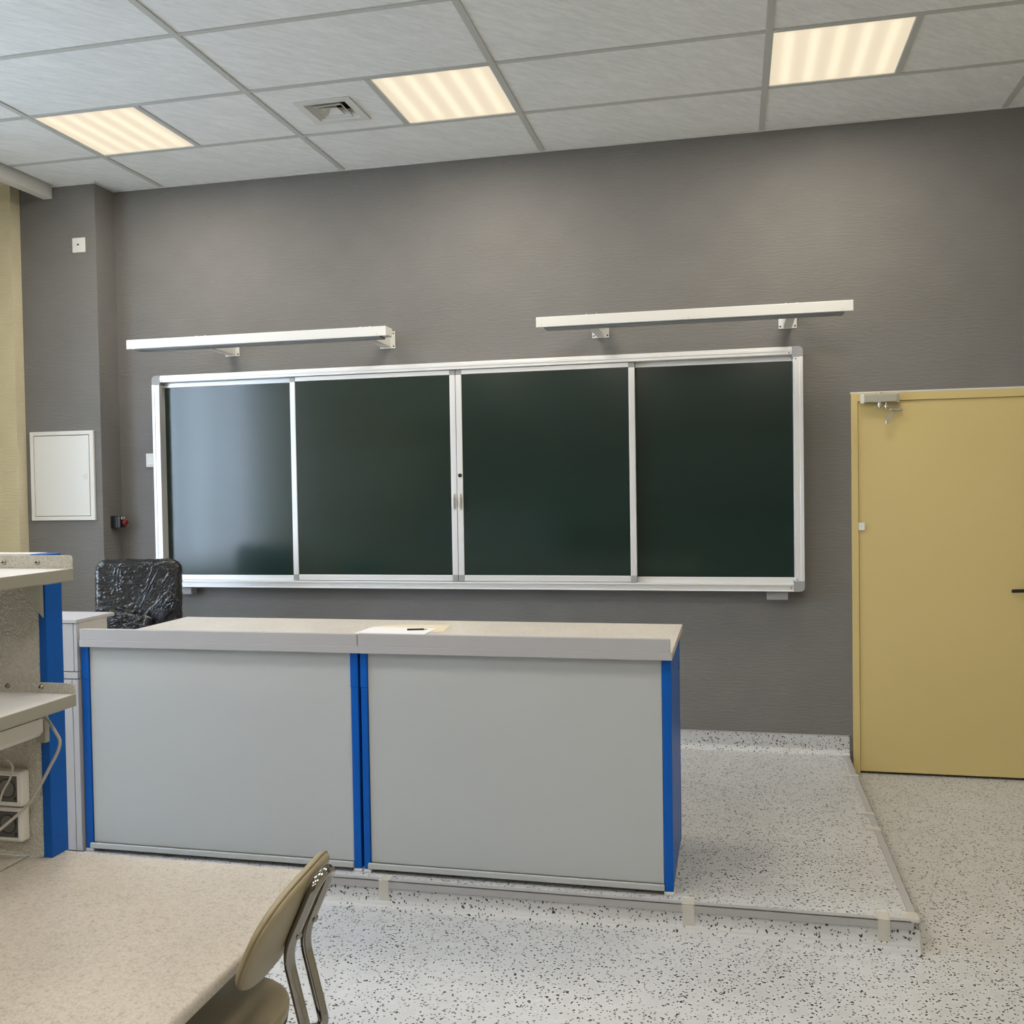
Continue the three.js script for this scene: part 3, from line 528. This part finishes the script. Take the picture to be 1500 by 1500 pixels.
// shelf rack standing on the table
{
  const o = G('shelf_rack', 'blue and grey metal shelf rack standing on the laboratory tables', 'shelf rack');
  const zf = 3.505, zb = 3.447, xr = .678, xl = .640, yt = 1.419;
  for (const [a, b] of [[xl, xr], [-.56, -.522]]) M('post', B(a, b, LT, yt, zb, zf, .002), mBlue, o);
  M('top_cap', B(-.522, xl, yt - .004, yt + .001, zb, zf), mShelf, o);
  M('back_panel', B(-.54, .6565, LT + .002, 1.075, zf, zf + .003), mRack, o);
  M('back_panel', B(-.54, .6595, 1.119, 1.36, zf, zf + .003), mRack, o);
  const z0 = zf + .003;
  for (const [y, th, fl, xe] of [[1.0975, .027, .024, .7555], [1.3865, .028, .030, .757]]) {
    const s = M('shelf', B(-.64, xe - .001, y - .003, y, z0, 3.79), mShelf, o);
    M('shelf_edge', [B(xe - .003, xe, y - th, y + .0005, z0, 3.79, .001), B(-.64, xe, y - th, y, 3.788, 3.791), B(-.64, xe, y - th, y - th + .002, z0, 3.79)], mShelfEdge, s);
    const sp = new THREE.Shape(); sp.moveTo(-.64, y); sp.lineTo(xe - .002, y); sp.lineTo(xe - .002, y + fl - .008); sp.quadraticCurveTo(xe - .002, y + fl, xe - .012, y + fl); sp.lineTo(-.64, y + fl);
    M('upstand', new THREE.ExtrudeGeometry(sp, { depth: .003, bevelEnabled: true, bevelSize: .0006, bevelThickness: .0006, bevelSegments: 1 }).translate(0, 0, z0), mRack, s);
    for (const x of [.666, .576, .486, -.5]) { const c = M('screw', dome(x, y + .0145, z0 + .0035, .0062, .005, V(0, 0, 1)), mChrome, s); M('cross_slot', [B(x - .0036, x + .0008, y + .0138, y + .0152, z0 + .0075, z0 + .0093), B(x - .0021, x - .0007, y + .0123, y + .0167, z0 + .0075, z0 + .0093)], mBlack, c); }
  }
  const gusset = (y, h, d) => M('gusset', prismX([[zf + .003, y], [zf + d, y], [zf + d, y - .004], [zf + .003, y - h]], xr - .006, xr - .003), mShelfEdge, o);
  gusset(1.3585, .086, .078);
  const lamp = M('shelf_lamp', prismZ([[xr - .004, 1.040], [xr - .004, 1.012], [xr - .012, 1.002], [xr - .06, 1.002], [xr - .066, 1.012], [xr - .066, 1.040]], zf + .016, 3.77, .002), mWhite, o);
  M('lamp_end', [B(xr - .024, xr + .002, .984, 1.040, zf + .0005, zf + .016, .001), B(xr - .02, xr, 1.04, 1.072, zf + .0005, zf + .012)], mShelfEdge, lamp);
  const sk = M('socket_box', [B(.50, .626, .836, .918, z0, zf + .032, .005), B(.50, .624, .754, .832, z0, zf + .032, .005)], mWhite, o);
  for (const y of [.848, .765]) {
    const f = M('socket_face', B(.562, .6165, y, y + .061, zf + .0315, zf + .0335, .001), mSocketDark, sk);
    M('socket_rim', [new THREE.TorusGeometry(.021, .0012, 6, 28).translate(.588, y + .031, zf + .034)], mBlack, f);
    M('socket_cup', cyl(V(.588, y + .031, zf + .0332), V(.588, y + .031, zf + .0338), .0205, .0205, 28), std({ color: lin(.13, .132, .135), roughness: .25 }), f);
    M('clip', B(.607, .612, y + .004, y + .012, zf + .033, zf + .0345), mBlack, f);
    M('socket_frame', [B(.556, .620, y - .005, y, zf + .031, zf + .0355, .001), B(.556, .620, y + .061, y + .065, zf + .031, zf + .0355, .001), B(.6165, .621, y - .003, y + .063, zf + .031, zf + .0355, .001)], mShelf, f);
  }
  const cab = (pts, r, label) => tag(M('cable', tubeSoft(pts, r, 70), mCable), label, 'cable', 'cables at the shelf rack');
  cab([V(.664, 1.046, 3.53), V(.690, 1.045, 3.532), V(.703, 1.037, 3.535), V(.722, 1.015, 3.538), V(.734, .997, 3.54), V(.730, .977, 3.54), V(.707, .937, 3.54), V(.677, .888, 3.54), V(.645, .845, 3.54), V(.606, .806, 3.56), V(.566, .775, 3.572), V(.52, .755, 3.565)], .0036, 'grey cable hanging in a bend from the lamp under the lower shelf');
  cab([V(.54, .985, 3.60), V(.60, .970, 3.585), V(.632, .960, 3.585), V(.645, .946, 3.585), V(.638, .920, 3.585), V(.619, .890, 3.585), V(.596, .85, 3.58), V(.53, .80, 3.57), V(.49, .79, 3.555)], .0024, 'thin white cable looping in front of the sockets');
}
// ------------------------------------------------------------------ chair at the table
{
  const o = G('lab_chair', 'olive beige upholstered chair with chrome tube back at the table edge', 'chair');
  const cz = 3.79, ys = .55;
  const pad = (a, b, n, th, bulge) => {               // soft superellipse cushion in the xy plane, thickness along z
    const N = 64, R = 14, pos = [], idx = [], ring = (k) => { const t = k / R; return t; };
    const add = (sx) => { const start = pos.length / 3; for (let k = 0; k <= R; k++) { const rr = Math.sin(k / R * Math.PI / 2), h = Math.cos(k / R * Math.PI / 2); for (let i = 0; i < N; i++) { const t = i / N * Math.PI * 2, c = Math.cos(t), s = Math.sin(t); const q = Math.pow(rr, .55); pos.push(a * q * Math.sign(c) * Math.pow(Math.abs(c), 2 / n), b * q * Math.sign(s) * Math.pow(Math.abs(s), 2 / n), sx * (th / 2) * Math.pow(h, .45) + sx * bulge * h); } } for (let k = 0; k < R; k++) for (let i = 0; i < N; i++) { const p = start + k * N + i, q = start + k * N + (i + 1) % N, r = p + N, s = q + N; sx > 0 ? idx.push(p, r, q, q, r, s) : idx.push(p, q, r, q, s, r); } };
    add(1); add(-1); const g = new THREE.BufferGeometry(); g.setAttribute('position', new THREE.Float32BufferAttribute(pos, 3)); g.setIndex(idx); g.computeVertexNormals(); g.setAttribute('uv', new THREE.Float32BufferAttribute(new Float32Array(pos.length / 3 * 2), 2)); return g;
  };
  const curve = (g, k) => { const p = g.attributes.position; for (let i = 0; i < p.count; i++) p.setZ(i, p.getZ(i) + k * p.getX(i) * p.getX(i)); g.computeVertexNormals(); return g; };
  const place = (g) => { g.rotateX(-.42); g.rotateY(-Math.PI / 2 + .08); g.translate(1.418, .762, 3.80); return g; };  // leans back, faces the table
  M('backrest', place(curve(pad(.178, .1, 2.6, .028, .003), .25)), mLeather, o);
  const pip = []; for (let i = 0; i < 80; i++) { const t = i / 80 * Math.PI * 2, c = Math.cos(t), s = Math.sin(t), x = .1785 * Math.sign(c) * Math.pow(Math.abs(c), 2 / 2.6); pip.push(V(x, .1005 * Math.sign(s) * Math.pow(Math.abs(s), 2 / 2.6), .25 * x * x)); }
  M('piping', place(new THREE.TubeGeometry(new THREE.CatmullRomCurve3(pip, true), 160, .0022, 6, true)), std({ color: lin(.20, .165, .10), roughness: .5 }), o.children[0]);
  const seat = pad(.198, .2, 2.8, .036, .006); seat.rotateX(-Math.PI / 2); seat.translate(1.172, ys - .026, cz); M('seat', seat, mLeather, o);
  M('seat_band', (() => { const g = pad(.195, .197, 2.8, .012, 0); g.rotateX(-Math.PI / 2); return g.translate(1.172, ys - .047, cz); })(), mBlack, o);
  const A = 3.825, Bz = 3.754, yu = ys - .066;
  M('back_frame', tubePath([V(1.02, yu, A), V(1.30, yu, A), V(1.466, .535, A), V(1.456, .577, A), V(1.424, .708, A), V(1.488, .848, A), V(1.488, .848, Bz), V(1.424, .708, Bz), V(1.456, .577, Bz), V(1.466, .535, Bz), V(1.30, yu, Bz), V(1.02, yu, Bz)], .0105, .035, 200), mChrome, o);
  for (const [z, y] of [[A, .742], [Bz, .742]]) M('screw', dome(1.449 + .0, y, z, .008, .006, V(.9, -.4, 0).normalize()), mChrome, o);
  for (const z of [cz - .16, cz + .16]) {
    M('leg', tubePath([V(1.33, .01, z), V(1.27, yu - .002, z), V(1.0, yu - .002, z)], .0105, .05, 50), mChrome, o);
    M('leg', tubePath([V(.95, .01, z), V(1.0, yu - .002, z), V(1.1, yu - .002, z)], .0105, .05, 50), mChrome, o);
    for (const x of [1.33, .95]) M('foot_cap', cyl(V(x, 0, z), V(x, .02, z), .014), mBlack, o);
  }
  M('seat_crossbar', [cyl(V(1.06, yu, cz - .16), V(1.06, yu, cz + .16), .009), cyl(V(1.24, yu, cz - .16), V(1.24, yu, cz + .16), .009)], mChrome, o);
}
renderer.render(scene, camera);
